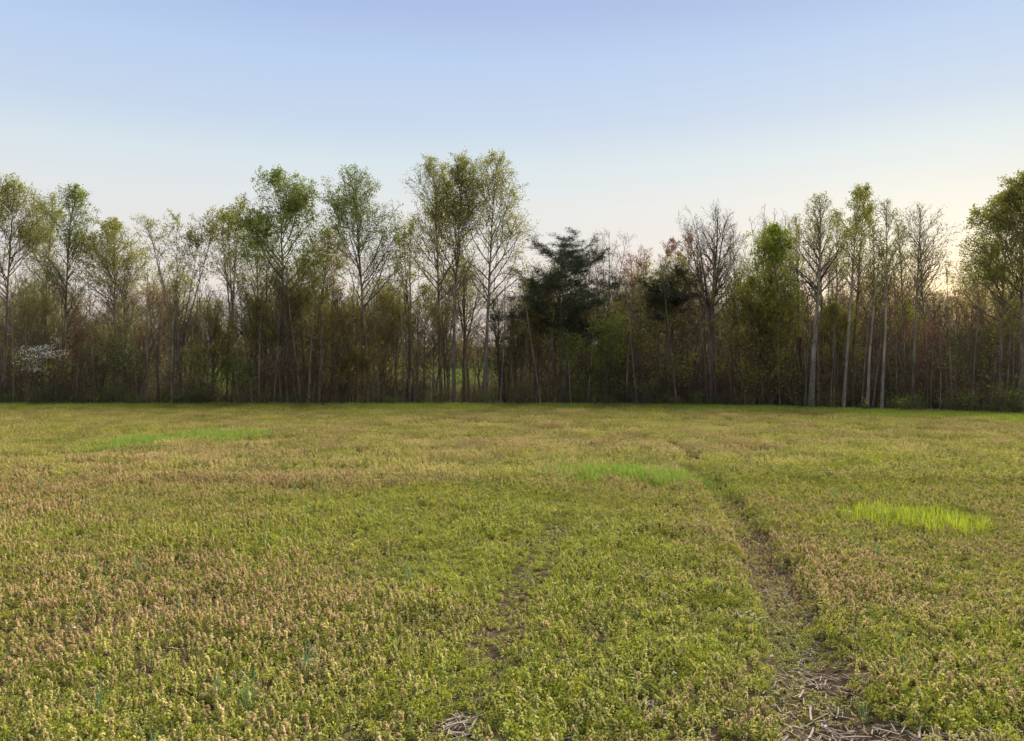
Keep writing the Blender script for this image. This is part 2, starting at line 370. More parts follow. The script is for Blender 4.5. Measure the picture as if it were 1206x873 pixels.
def chick_geo(rng, r, h, n):
    """low yellow-green chickweed cushion"""
    a = rng.uniform(0, 2*pi, n); q = np.sqrt(rng.random(n))*r
    P = np.stack([np.cos(a)*q, np.sin(a)*q, h*rng.random(n)**.6*(1-.5*(q/r)**2)], axis=1)
    ax = np.stack([np.cos(a)*.6, np.sin(a)*.6, np.full(n, .35)], axis=1)
    v, f = leaf_quads(P, .015, rng, ax, .65)
    st = [((P[k,0]*.5, P[k,1]*.5, 0), tuple(P[k]), .0011, .0008) for k in range(0, n, 5)]
    v2, f2 = tubes(st, 3)
    V, F = cat([(v, f), (v2, f2)]); return V, F, np.zeros(len(V))
def join(parts):
    V, F, T, o = [], [], [], 0
    for v, f, t in parts: V.append(v); F.append(f+o); T.append(t); o += len(v)
    return np.concatenate(V), np.concatenate(F), np.concatenate(T)
def blade_geo(rng, n, h, r, wd):
    V, F = [], []; o = 0
    for k in range(n):
        a = rng.uniform(0, 6.28); q = r*sqrt(rng.random()); hh = h*rng.uniform(.55, 1.15); b = rng.uniform(0, 6.28); ln = rng.uniform(.1, .55)*hh
        p = np.array([cos(a)*q, sin(a)*q, 0]); d = np.array([cos(b), sin(b), 0]); s = np.array([-sin(b), cos(b), 0])*wd
        c = [p, p+[0,0,hh*.5]+d*ln*.25, p+[0,0,hh*.85]+d*ln*.7, p+[0,0,hh]+d*ln]; ws = [.8, 1, .6, .08]
        V.append(np.array([x for m_, w_ in zip(c, ws) for x in (m_-s*w_, m_+s*w_)]))
        F.append(np.array([[0,1,3,2],[2,3,5,4],[4,5,7,6]])+o); o += 8
    return np.concatenate(V), np.concatenate(F)

rng = np.random.default_rng(11)
near_protos = []
for k in range(7):
    v, f, t = spike_geo(rng, rng.uniform(.10, .185)); near_protos.append(with_top(mesh_from('deadnettle_kind', v, f, M['weed']), t))
for k in range(4):
    v, f, t = chick_geo(rng, rng.uniform(.05, .09), rng.uniform(.04, .10), 95); near_protos.append(with_top(mesh_from('chickweed_kind', v, f, M['weed']), t))
v, f = blade_geo(rng, 4, .21, .02, .0011); near_protos.append(with_top(mesh_from('dry_stalk_kind', v, f, M['weed']), np.full(len(v), 1.0)))
a_ = rng.uniform(0, 6.28, 12); ax_ = np.stack([np.cos(a_), np.sin(a_), rng.uniform(.2,.9,12)], axis=1)
v, f = leaf_quads(np.zeros((12,3)), .075, rng, ax_, .42, .2); near_protos.append(mesh_from('rosette_kind', v, f, M['stem_green']))
far_protos = []
for k in range(10):
    green = k >= 5; parts = []
    for i in range(30 if green else 64):
        v, f, t = spike_geo(rng, rng.uniform(.07, .17), .15, True); v = v.copy(); v[:,:2] += rng.uniform(-.33, .33, 2); parts.append((v, f, t))
    for i in range(22 if green else 9):
        v, f, t = chick_geo(rng, .07, rng.uniform(.07,.13), 45); v = v.copy(); v[:,:2] += rng.uniform(-.33, .33, 2); parts.append((v, f, t))
    v, f, t = join(parts); far_protos.append(with_top(mesh_from('weed_patch_kind', v, f, M['weed']), t))

# where the field has turned tan and where it is still green (blobs read off the photo, in ground metres)
BLOBS = [((150,740),1.6,.9,.35), ((330,680),1.6,1.3,.5), ((90,600),4,3,.4), ((60,830),.9,.5,.3), ((450,520),9,4,.12), ((600,505),10,4,.05), ((700,525),5,2,.35), ((120,545),6,2.5,.22),
         ((480,660),.8,1.0,-.1), ((250,640),1.6,.6,-.55), ((420,600),2.0,1.2,-.55), ((560,600),2.4,2,-.6), ((600,690),1.4,1.2,-.45), ((660,640),1.5,1.5,-.35), ((620,840),.5,.3,-.5), ((160,800),.6,.3,-.3),
         ((770,750),.6,.6,-.3), ((560,740),.5,.4,.35), ((740,690),.5,.5,.35), ((900,640),.7,1.0,.5), ((960,700),.5,.6,.35), ((1100,720),1.0,.6,.1), ((1120,800),.8,.35,.25), ((900,570),2.2,1.4,-.35), ((1000,555),4,2,-.3), ((1100,530),4,3,.1),
         ((980,510),8,3,.1), ((1100,660),1.5,.6,.0), ((820,640),.6,.6,.1), ((300,483),20,3,-.5), ((800,483),14,2.5,-.4), ((120,480),16,3,-.5), ((690,800),.5,.3,-.35), ((1150,590),2,1.0,-.3), ((860,700),.35,.5,-.3)]
def tan_field(x, y):
    s = 0.45 + .95*(fbm(x*.55/(1+.02*y), y*.55/(1+.03*y), 21, 4)-.5) + .7*(fbm(x*1.8, y*1.8, 31, 2)-.5)
    for (p, rx, ry, a) in BLOBS:
        c = gpt(*p); s = s + .95*a*np.exp(-((x-c[0])/rx)**2-((y-c[1])/ry)**2)
    return np.clip(s, 0, 1)
GRASS = [  # (list of photo pixels outlining the middle line, half width m, name)
    ([(155,525),(190,521),(240,517),(275,514)], 1.55, 'grass_green', .19, 300),
    ([(690,562),(712,562),(745,564),(775,566)], 1.15, 'grass_green', .17, 300),
    ([(1048,614),(1065,615),(1090,615),(1105,614)], .70, 'grass_lime', .17, 190)]
GP = [[gpt(*p) for p in g_[0]] for g_ in GRASS]
def grass_mask(x, y):
    m = np.zeros(np.shape(x))
    for pts, g_ in zip(GP, GRASS): m = np.maximum(m, 1-sstep(.6, 1.1, dist_poly(x, y, pts)/g_[1]))
    return m
def scatter(rng, y0, y1, step, slope=0.78, pad=1.5):
    ys = np.arange(y0, y1, step); P = []
    for yy in ys:
        hw = slope*yy+pad; xs = np.arange(-hw, hw, step); P.append(np.stack([xs, np.full(len(xs), yy)], axis=1))
    P = np.concatenate(P); P += rng.uniform(-.5, .5, P.shape)*step*1.3; return P[:,0], P[:,1]

rng = np.random.default_rng(5)
# single plants close by
x, y = scatter(rng, 2.4, 12.5, .033)
tn = tan_field(x, y); tm = track_mask(x, y); bm_ = bare_mask(x, y); gm = grass_mask(x, y)
t2 = 1-sstep(.4, 1.2, dist_poly(x, y, TRACK2)/.20)
dens = np.clip(1-.22*tm-.85*bm_-.25*gm-.10*t2, 0, 1)*np.clip(-.08+1.6*fbm(x*3.1, y*3.1, 77, 3), .42, .95)
keep = rng.random(len(x)) < dens
x, y, tn, tm, bm_, t2 = (a[keep] for a in (x, y, tn, tm, bm_, t2)); n = len(x)
isch = rng.random(n) < np.clip(.16+.42*(1-tn)+.5*(fbm(x*1.9,y*1.9,113,2)-.5), .05, .9)
hs = (0.30+1.4*fbm(x*2.0, y*2.0, 41, 3))*(1-.48*tm)*(1-.4*bm_)*(1-.42*t2)
sc = hs*rng.uniform(.55, 1.3, n)*.70
points_stuff('deadnettle_carpet', dict(co=np.stack([x, y, ground_z(x, y)-.004], axis=1), rot=np.stack([rng.normal(0,.22,n), rng.normal(0,.22,n), rng.uniform(0,6.28,n)], axis=1),
             scl=np.stack([np.clip(sc,.55,.85)]*2+[sc], axis=1), var=np.where(rng.random(n) < .045, rng.choice([11,11,12], n), np.where(isch, rng.integers(7,11,n), rng.integers(0,7,n)))),
             near_protos, dict(tan=np.clip(tn+rng.normal(0,.25,n)+.12*tm, 0, 1), rnd=rng.random(n)),
             'low carpet of faded tan deadnettle spikes and yellow-green chickweed in the foreground', 'weeds')
# patches further off
x, y = scatter(rng, 12.2, 47, .42, .85, 4)
e = edge_depth(np.clip(x/y, -.9, .9)); gm = grass_mask(x, y); tm = track_mask(x, y)
keep = (y < e+.8) & (rng.random(len(x)) > .2*gm+.3*tm)
x, y, gm, tm = x[keep], y[keep], gm[keep], tm[keep]; n = len(x); tn = tan_field(x, y)
hs = (0.35+1.25*fbm(x*.8, y*.8, 43, 3))*(1-.35*tm)*rng.uniform(.75, 1.25, n)
points_stuff('weed_carpet', dict(co=np.stack([x, y, ground_z(x, y)-.005], axis=1), rot=np.stack([np.zeros(n), np.zeros(n), rng.uniform(0,6.28,n)], axis=1),
             scl=np.stack([np.ones(n), np.ones(n), hs], axis=1), var=np.where(rng.random(n) < .85*tn, rng.integers(0,5,n), rng.integers(5,10,n))),
             far_protos, dict(tan=np.clip(.62*tn+rng.normal(0,.22,n), 0, 1), rnd=rng.random(n)),
             'olive and tan weed carpet covering the far half of the field', 'weeds')
# grass patches
for (pl, hw, mt, h, nt_), pts, lab in zip(GRASS, GP, ['long low patch of fresh green grass amid tan weeds, toward the flowering dogwood',
                                       'fresh green grass patch beside the narrow wheel track', 'lime yellow grass patch in the weeds, right of the wheel track']):
    lab = lab.replace(', right of the wheel track', ' across the wheel track from the green patch')
    lo = np.min(pts, axis=0)-hw*1.5; hi = np.max(pts, axis=0)+hw*1.5
    N_ = int((hi[0]-lo[0])*(hi[1]-lo[1])*nt_*.55)
    x = rng.uniform(lo[0], hi[0], N_); y = rng.uniform(lo[1], hi[1], N_)
    d = dist_poly(x, y, pts)/hw + 1.5*(fbm(x*1.1, y*1.1, 61)-.5)
    k = rng.random(N_) < ((1-sstep(.0, 1.35, d))**1.3 if mt == 'grass_lime' else 1-sstep(.25, 1.2, d)); x, y, d = x[k], y[k], d[k]; n = len(x)
    protos = [mesh_from('grass_kind', *blade_geo(rng, 11, h, .05, .003), M[mt]) for _ in range(4)]
    s = rng.uniform(.75, 1.2, n)*(1.1-.35*np.clip(d,0,1))
    points_stuff('grass_patch', dict(co=np.stack([x, y, ground_z(x, y)-.005], axis=1), rot=np.stack([np.zeros(n)]*2+[rng.uniform(0,6.28,n)], axis=1),
                 scl=np.stack([s]*3, axis=1), var=rng.integers(0,4,n)), protos, dict(rnd=rng.random(n)), lab, 'grass')
# uneven strip of grass along the far edge of the field
N_ = 42000; u = rng.uniform(-.8, .8, N_); e = edge_depth(u); y = e + rng.uniform(-4.5, 1.4, N_); x = u*y
dd = (fbm(u*16, u*0+y*.25, 71, 3)-.42)*3 + .9*sstep(-3, 1, y-e) - .55*(1-sstep(-4.5,-1.5,y-e)) + .75*sstep(.15,.4,u)
k = rng.random(N_) < np.clip(dd, 0, 1); x, y, e = x[k], y[k], e[k]; n = len(x)
protos = [mesh_from('grass_kind', *blade_geo(rng, 12, .22, .09, .004), M['grass_edge']) for _ in range(4)]
s = rng.uniform(.6, 1.1, n)
points_stuff('edge_grass', dict(co=np.stack([x, y, ground_z(x, y)-.005], axis=1), rot=np.stack([np.zeros(n)]*2+[rng.uniform(0,6.28,n)], axis=1),
             scl=np.stack([s]*3, axis=1), var=rng.integers(0,4,n)), protos, dict(rnd=rng.random(n)), 'uneven strip of bright grass along the far edge of the field below the trees', 'grass')
# grass tufts, bluish wild garlic and pale speedwell flowers sprinkled through the carpet
x, y = scatter(rng, 2.6, 16, .42); k = rng.random(len(x)) < .16*(fbm(x*.8,y*.8,91)>.45); x, y = x[k], y[k]; n = len(x)
protos = [mesh_from('garlic_kind', *blade_geo(rng, 14, .20, .035, .0022), M['grass_blue']) for _ in range(3)]
points_stuff('wild_garlic', dict(co=np.stack([x, y, ground_z(x, y)-.005], axis=1), rot=np.stack([np.zeros(n)]*2+[rng.uniform(0,6.28,n)], axis=1),
             scl=np.stack([rng.uniform(.6,1.1,n)]*3, axis=1), var=rng.integers(0,3,n)), protos, dict(rnd=rng.random(n)), 'thin bluish-green tufts of wild garlic scattered among the deadnettle', 'weeds')
x, y = scatter(rng, 2.6, 11, .15); k = rng.random(len(x)) < .045*(fbm(x*1.1,y*1.1,95)>.5); x, y = x[k], y[k]; n = len(x)
def petal_geo(rng):
    P = np.zeros((5,3)); a = np.arange(5)*2*pi/5; ax = np.stack([np.cos(a), np.sin(a), np.full(5,.25)], axis=1)
    return leaf_quads(P, .010, rng, ax, .9, .15)
protos = [mesh_from('flower_kind', *petal_geo(rng), M['petal_lilac']) for _ in range(3)]
points_stuff('speedwell_flowers', dict(co=np.stack([x, y, ground_z(x, y)+rng.uniform(.07,.13,n)], axis=1), rot=np.stack([rng.normal(0,.4,n), rng.normal(0,.4,n), rng.uniform(0,6.28,n)], axis=1),
             scl=np.stack([rng.uniform(.7,1.3,n)]*3, axis=1), var=rng.integers(0,3,n)), protos, dict(rnd=rng.random(n)), 'tiny pale lilac flowers dotted low among the weeds', 'flowers')
# fine straw litter
x, y = scatter(rng, 2.6, 9, .026); d = np.maximum(bare_mask(x,y), np.where(y < 6.5, .38, .06)*track_mask(x,y)); k = rng.random(len(x)) < d*.8+.03; x, y = x[k], y[k]; n = len(x)
def straw_mesh(rng, L, wd):
    """a split, slightly bowed piece of stalk with thickness"""
    nseg = 4; V = []; bow = rng.uniform(-.06, .06)*L; tw = rng.uniform(-.5,.5)
    for i in range(nseg+1):
        t = i/nseg; c = np.array([(t-.5)*L, bow*sin(pi*t), .25*abs(bow)*sin(pi*t)]); a = tw*(t-.5); w_ = wd*(.75+.25*sin(pi*t))*rng.uniform(.85,1.1)
        for (q, hh) in ((-.5,0),(-.3,.32),(.3,.32),(.5,0),(0,-.12)):
            V.append(c+np.array([0, q*w_*cos(a)-hh*w_*sin(a), q*w_*sin(a)+hh*w_*cos(a)]))
    F = []
    for i in range(nseg):
        for q in range(5): F.append([i*5+q, i*5+(q+1)%5, (i+1)*5+(q+1)%5, (i+1)*5+q])
    F4 = np.array(F); caps = np.array([[3,2,1,0],[4,3,0,0]])
    caps = np.array([[0,1,2,3],[nseg*5+3,nseg*5+2,nseg*5+1,nseg*5]])
    return mesh_from('straw', np.array(V), np.concatenate([F4, caps]), M['straw'])
protos = [straw_mesh(rng, rng.uniform(.05,.13), rng.uniform(.003,.007)) for _ in range(6)]
points_stuff('straw_litter', dict(co=np.stack([x, y, ground_z(x, y)+rng.uniform(.004,.022,n)], axis=1), rot=np.stack([rng.normal(0,.12,n), rng.normal(0,.12,n), rng.uniform(0,6.28,n)], axis=1),
             scl=np.stack([rng.uniform(.6,1.3,n)]*3, axis=1), var=rng.integers(0,6,n)), protos, dict(rnd=rng.random(n)), 'fine grey straw litter on the bare soil of the wheel track', 'straw')
# the larger pieces of last year's stalks, one by one
big = [straw_mesh(rng, rng.uniform(.09,.17), rng.uniform(.008,.015)) for _ in range(6)]
spots = [((1005,850), .44, .30, 26, 'pale broken stalk piece in the littered hollow of the wheel track'), ((985,800), .25, .16, 9, 'pale broken stalk piece in the littered hollow of the wheel track'),
         ((535,853), .10, .12, 8, 'pale broken stalk piece in the small bare gap among green chickweed'), ((765,838), .05, .10, 3, 'pale broken stalk piece in the tiny bare gap near the wheel track'),
         ((880,728), .16, .06, 4, 'thin grey stalk piece lying beside the wheel track'), ((1130,862), .14, .08, 6, 'pale broken stalk piece in the second littered hollow off the track')]
for (p, rx, ry, cnt, lab) in spots:
    c = gpt(*p)
    for k in range(cnt):
        a = rng.uniform(0,6.28); q = sqrt(rng.random()); px_, py_ = c[0]+cos(a)*q*rx, c[1]+sin(a)*q*ry
        o = obj('corn_stalk', big[int(rng.integers(0,6))], None, (px_, py_, float(ground_z(px_, py_))+rng.uniform(.012,.03)))
        o.rotation_euler = (rng.normal(0,.12), rng.normal(0,.12), rng.uniform(0,6.28)); s = rng.uniform(.6,1.15); o.scale = (s,s,s)
        tag(o, lab, 'stalk', 'stalk pieces: ' + lab)

# ------------------------------------------------------------------ trees
def nrm(v):
    l = sqrt(v[0]*v[0]+v[1]*v[1]+v[2]*v[2]) or 1e-9; return (v[0]/l, v[1]/l, v[2]/l)
def tilt(d, ang, az):
    """direction at angle ang from d, at azimuth az round it"""
    ref = (1,0,0) if abs(d[2]) > .9 else (0,0,1)
    a = nrm((d[1]*ref[2]-d[2]*ref[1], d[2]*ref[0]-d[0]*ref[2], d[0]*ref[1]-d[1]*ref[0]))
    b = (d[1]*a[2]-d[2]*a[1], d[2]*a[0]-d[0]*a[2], d[0]*a[1]-d[1]*a[0])
    ca, sa = cos(az)*sin(ang), sin(az)*sin(ang); c = cos(ang)
    return nrm((d[0]*c+a[0]*ca+b[0]*sa, d[1]*c+a[1]*ca+b[1]*sa, d[2]*c+a[2]*ca+b[2]*sa))
class Tree:
    def __init__(s, seed): s.r = random.Random(seed); s.limbs = []; s.twigs = []; s.tips = []; s.trunks = []
    def line(s, p, d, L, n, wig, up):
        pts = [p]; st = L/n; r = s.r
        for i in range(n):
            d = nrm((d[0]+r.gauss(0,wig), d[1]+r.gauss(0,wig), d[2]+r.gauss(0,wig)+up))
            p = (p[0]+d[0]*st, p[1]+d[1]*st, p[2]+d[2]*st); pts.append(p)
        return pts
    def sub(s, p, d, L, rad, lev, P):
        r = s.r; n = max(2, int(L/P['seg'])) if lev < 3 else (2 if L > .5 else 1)
        pts = s.line(p, d, L, n, P['wig'], P['up'])
        out = s.limbs if lev <= 1 else s.twigs
        for i in range(n): out.append((pts[i], pts[i+1], rad*(1-.75*i/n), rad*(1-.75*(i+1)/n)))
        if lev >= P['leaf_from']:
            for i in range(1, n+1): s.tips.append(pts[i])
        if lev < P['levels']:
            m = max(2, int(L*P['dens'][lev-1]*r.uniform(.8,1.2)))
            for k in range(m):
                t = .18+.8*(k+r.random())/m; i = min(n-1, int(t*n)); f = t*n-i
                q = tuple(pts[i][c]*(1-f)+pts[i+1][c]*f for c in range(3)); dd = nrm(tuple(pts[i+1][c]-pts[i][c] for c in range(3)))
                ln = min(L*(.22+.5*(1-t))*r.uniform(.6,1.2), P['cap'][lev-1])
                s.sub(q, tilt(dd, r.uniform(*P['ang']), r.uniform(0,6.28)), ln, max(rad*(1-.75*t)*.58, P['rmin']), lev+1, P)
def default(**k):
    P = dict(cb=.45, n1=26, ang1=(.5,.95), W=2.2, shape='dome', seg=.55, wig=.10, up=.07, leaf_from=2, levels=3, dens=(3.2,5.6), cap=(1.7,.75), ang=(.5,1.0), rmin=.0085,
             lean=(0,0), twig=.02, r0=.17, stubs=4, forks=0, fork_at=.4, fan=.3)
    P.update(k); return P
def envelope(shape, t):
    if shape == 'dome':  return max(0., 1-abs(2*min(1, max(0, t*.93+.07))-1)**2.5)**.55+.05
    if shape == 'point': return max(.08, min(1, 1.25*(1-t)**.75))*(.75+.25*min(1, t*5))
    if shape == 'lens':  return max(.1, sin(pi*(t*.86+.12)))**.9
    if shape == 'vase':  return .35+.75*t-.85*max(0, t-.72)/.28*.9
    if shape == 'spire': return .95-.80*t
    return 1.0
def grow(seed, H, P):
    T = Tree(seed); r = T.r
    n = max(8, int(H/.8)); lx, ly = P['lean']
    def leader(p, d, L, rad, t0, t1, nl, up):
        """a leading stem that carries limbs; t0..t1 its share of the crown height"""
        m = max(5, int(L/.8)); pts = T.line(p, d, L, m, .016, up)
        rs = [max(rad*(1-(i/m)**1.1*.93), .012) for i in range(m+1)]
        T.trunks.append((pts, rs))
        zb = P['cb']*H
        for k in range(nl):
            t = ((k+r.random())/nl)**.85
            z = zb+(H-zb)*t*.925
            if z < pts[0][2]+.1: continue
            i = 0
            while i < m-1 and pts[i+1][2] < z: i += 1
            f = min(1, max(0, (z-pts[i][2])/max(1e-3, pts[i+1][2]-pts[i][2])))
            q = tuple(pts[i][c]*(1-f)+pts[i+1][c]*f for c in range(3)); rad_q = rs[i]*(1-f)+rs[i+1]*f
            ang = P['ang1'][1]*(1-t)+P['ang1'][0]*t+r.gauss(0,.08)
            L1 = .3; ae = ang*.78; Wf = P['W']*(.62 if P['forks'] else 1)
            while L1 < 9 and z+(L1+.12)*cos(ae) < H and (L1+.12)*sin(ae) < Wf*envelope(P['shape'], (z+(L1+.12)*cos(ae)-zb)/(H-zb)): L1 += .12
            L1 *= r.uniform(.72, 1.04)
            T.sub(q, tilt((0,0,1), ang, r.uniform(0,6.28) if not P.get('side') else r.gauss(P['side'],1.1)), max(.4, L1), max(min(rad_q*.62, .020+.021*L1), P['rmin']*1.5), 1, P)
        for k in range(P['stubs']):
            z = r.uniform(.18, P['cb'])*H
            if z < pts[0][2]: continue
            i = min(m-1, int((z-pts[0][2])/max(.1,(pts[-1][2]-pts[0][2]))*m)); q = pts[i]
            T.sub(q, tilt((0,0,1), r.uniform(.8,1.3), r.uniform(0,6.28)), r.uniform(.5,1.6), .018, 2, P)
    if not P['forks']:
        leader((0,0,-.35), nrm((lx,ly,1)), (H*.95+.35)*sqrt(1+lx*lx+ly*ly), P['r0'], 0, 1, P['n1'], .012)
    else:
        hf = H*P['fork_at']; m = max(4, int(hf/.8)); pts = T.line((0,0,-.35), nrm((lx,ly,1)), hf+.35, m, .02, .01)
        T.trunks.append((pts, [P['r0']*(1-.3*i/m) for i in range(m+1)]))
        a0 = r.uniform(0,6.28)
        for k in range(P['forks']):
            az = (k/P['forks'])*pi*2+a0+r.gauss(0,.3); an = P['fan']*r.uniform(.55,1.15)
            if k == 0: an *= .3
            L = (H-hf)*(.92 if k == 0 else r.uniform(.76,.95))/cos(an)
            leader(pts[-1] if k < 2 else pts[-2], tilt((0,0,1), an, az), L, P['r0']*.62, 0, 1, max(6, int(P['n1']/P['forks'])), .035)
    # root flare
    pts, rs = T.trunks[0]; rs[0] *= 1.35
    return T
def wood_mesh(stems, limbs, twigs, bark, twig):
    """trunk, limbs and twigs as one mesh: bark on the stems, twig colour on the fine wood"""
    A = [polytube(p, r, 8 if i == 0 else 6) for i, (p, r) in enumerate(stems)]
    na = sum(len(f) for v, f in A)
    if limbs: A.append(tubes(limbs, 4))
    if twigs: A.append(tubes(twigs, 3))
    V, F = cat(A); me = mesh_from('trunk', V, F, M[bark]); me.materials.append(M[twig])
    mi = np.ones(len(F), np.int32); mi[:na] = 0; me.polygons.foreach_set('material_index', mi)
    sm = np.zeros(len(F), bool); sm[:na] = True; me.polygons.foreach_set('use_smooth', sm); return me
def tree_meshes(T, P, bark, twig, leaf, nleaf, lsize, H, rng, low=0.0, name='tree'):
    out = {'trunk': wood_mesh(T.trunks, T.limbs, T.twigs, bark, twig)}
    if nleaf and T.tips:
        tp = np.array(T.tips); wgt = np.clip((tp[:,2]/H-low)/(1-low), .03, 1)**.8
        # clumps: some twigs have leafed out, others hardly
        wgt = wgt*(.55+np.clip(fbm(tp[:,0]*1.1+tp[:,1]*.9+50, tp[:,2]*1.1+50, int(rng.integers(999)), 2)-.36, 0, 1)*2.2)
        ii = rng.choice(len(tp), nleaf, p=wgt/wgt.sum())
        Pp = tp[ii]+rng.normal(0, .07, (nleaf,3)); v, f = leaf_quads(Pp, lsize, rng, None, .7)
        out['crown'] = mesh_from('crown', v, f, M[leaf])
    return out
def place(meshes, name, loc, rz=0, scale=(1,1,1)):
    e = bpy.data.objects.new(name, None); COL.objects.link(e); e.location = loc; e.rotation_euler = (0,0,rz); e.scale = scale; e.empty_display_size = .3
    for k, me in meshes.items(): obj(k, me, e)
    return e
def spot(px, back):
    """pixel column and metres behind the field's edge -> ground point"""
    u = (px-CX)/FPX; y = float(edge_depth(u))+back; x = u*y; return x, y, float(ground_z(x, y))
def height(py, y, z): return CAMH+(HY-py)/FPX*y - z

KINDS = {
 'tulip':  dict(P=dict(cb=.32, n1=36, ang1=(.32,.80), shape='dome', up=.06), bark='bark_grey', twig='twig_grey', leaf='leaf_olive', nleaf=3000, ls=.13),
 'pale':   dict(P=dict(cb=.42, n1=32, ang1=(.40,.80), shape='dome', up=.08, dens=(3.2,5)), bark='bark_pale', twig='twig_grey', leaf='leaf_olive', nleaf=1300, ls=.11),
 'fan':    dict(P=dict(cb=.42, n1=34, ang1=(.35,.7), shape='dome', forks=4, fork_at=.36, fan=.26, up=.06), bark='bark_grey', twig='twig_grey', leaf='leaf_olive', nleaf=2800, ls=.12),
 'bare':   dict(P=dict(cb=.36, n1=44, ang1=(.35,.8), shape='dome', forks=4, fork_at=.40, fan=.26, up=.05, dens=(4.2,8), wig=.13, rmin=.007), bark='bark_brown', twig='twig_brown', leaf='leaf_rust', nleaf=0, ls=.08),
 'rust':   dict(P=dict(cb=.38, n1=28, ang1=(.40,.9), shape='dome', forks=3, fork_at=.35, fan=.3, dens=(3,5.5)), bark='bark_brown', twig='twig_red', leaf='leaf_rust', nleaf=1800, ls=.10),
 'full':   dict(P=dict(cb=.30, n1=40, ang1=(.45,1.0), shape='dome', up=.05), bark='bark_grey', twig='twig_brown', leaf='leaf_green', nleaf=6500, ls=.145),
 'thin':   dict(P=dict(cb=.50, n1=14, ang1=(.4,.9), shape='dome', dens=(2.4,4), stubs=5), bark='bark_grey', twig='twig_brown', leaf='leaf_olive', nleaf=260, ls=.11),
}
seed = [100]
def tree(px, top, wpx, kind, back, label, name, group=None, leaf=None, nleaf=None, bark=None, lean=0, r0=None, ls=None, toff=None, **pk):
    """px: trunk base column; top: row of the crown top; wpx: crown width in photo pixels; toff: column of the top"""
    seed[0] += 7; K = KINDS[kind]; x, y, z = spot(px, back); H = height(top, y, z)
    if toff is not None: lean = (toff-px)/FPX*y/H
    P = default(**{**K['P'], 'W': wpx/FPX*y*.54, 'n1': 0, 'r0': r0 or .0068*H+.015, 'lean': (lean, 0), **pk})
    P['n1'] = int((pk.get('n1') or K['P']['n1'])*1.25)
    if kind in ('tulip','fan','pale'): P['cb'] += .06
    T = grow(seed[0], H, P)
    zmax = max(max(p[0][-1][2] for p in T.trunks), float(np.percentile(np.array(T.tips)[:,2], 99.8))); rng = np.random.default_rng(seed[0])
    ms = tree_meshes(T, P, bark or K['bark'], K['twig'], leaf or K['leaf'], int((K['nleaf'] if nleaf is None else nleaf)*3.5), (ls or K['ls'])*.56, H, rng, P['cb']*(.95 if kind in ('tulip','fan','pale') else .6))
    k = H/max(zmax, .1); o = place(ms, name, (x, y, z), 0, (1, 1, k))
    return tag(o, label, 'tree', group)

tree(4,   208, 62, 'tulip', 3, 'tall tulip tree with yellow-green leaves at the wood edge beyond the dogwood', 'tulip_tree', leaf='leaf_olive', nleaf=4200, cb=.36)
tree(53,  228, 40, 'tulip', 5, 'slim sparse tree, the barer one of a pair behind the white dogwood', 'tulip_tree', nleaf=1300)
tree(70,  222, 50, 'tulip', 3, 'slim tree with green leaves low in its crown, one of a pair behind the dogwood', 'tulip_tree', leaf='leaf_green', nleaf=2600, toff=80)
tree(40,  285, 60, 'bare',  6, 'low bare purplish tree with spreading twigs just behind the white dogwood', 'bare_tree', fork_at=.25)
tree(137, 258, 72, 'full',  4, 'round-headed olive-green tree on a single trunk, alone between dogwood and forked tree', 'leafing_tree', leaf='leaf_olive', nleaf=4600, cb=.46, ls=.12)
tree(211, 247, 72, 'fan',   3, 'forked tree whose pale limbs fan out like a vase, few yellowish leaves', 'forked_tree', forks=5, fork_at=.34, fan=.30, nleaf=2100)
tree(202, 330, 14, 'thin',  1.5, 'thin straight pale sapling right before the vase-shaped forked tree', 'sapling', bark='bark_pale', r0=.06)
tree(276, 232, 66, 'fan',   4, 'forked tree with long bare side limbs and tufts of yellow-green leaves on top', 'forked_tree', forks=3, fork_at=.42, leaf='leaf_yellow', nleaf=2400)
tree(252, 335, 34, 'bare',  6, 'short bare dark tree between two forked trees, sky behind it', 'bare_tree', r0=.10)
tree(338, 201, 92, 'full',  3, 'broad full green tree, the leafiest of the tall trees', 'tulip_tree', leaf='leaf_green', nleaf=7000, cb=.34, toff=330)
tree(302, 250, 40, 'tulip', 6, 'slender green tree half merged with the broad full green tree', 'tulip_tree', leaf='leaf_green', nleaf=1600)
tree(366, 268, 58, 'full',  5, 'leaning yellow-olive tree at the shoulder of the broad full green tree', 'leafing_tree', leaf='leaf_amber', nleaf=3400, toff=384, cb=.30, ls=.12)
tree(433, 200, 80, 'tulip', 3, 'tall green tulip tree with a rounded open crown standing alone against the sky', 'tulip_tree', leaf='leaf_green', nleaf=4200, cb=.32, n1=36)
tree(480, 262, 44, 'fan',   6, 'thin many-stemmed yellowish tree at the foot of the tall twin tulip trees', 'forked_tree', forks=3, leaf='leaf_yellow', nleaf=1300, r0=.11)
tree(521, 183, 66, 'tulip', 4, 'very tall tulip tree, the darker slimmer trunk of the twin pair', 'tulip_tree', nleaf=3400, cb=.34, toff=512)
tree(535, 181, 54, 'tulip', 2.5, 'very tall tulip tree, the lighter trunk of the twin pair', 'tulip_tree', nleaf=3200, cb=.36, toff=541, bark='bark_grey')
tree(570, 176, 74, 'tulip', 2, 'tallest tulip tree, pale trunk and bare lower limbs reaching toward the pine', 'tulip_tree', leaf='leaf_yellow', nleaf=3300, cb=.30, bark='bark_grey', side=0.0, toff=586, n1=34)
tree(592, 352, 22, 'thin',  4, 'thin dark crooked sapling between the tallest tulip tree and the pine', 'sapling', bark='bark_brown', r0=.07, lean=-.06)
tree(717, 272, 50, 'bare',  14, 'bare pinkish twiggy tree showing behind the shoulder of the big pine', 'bare_tree', nleaf=500)
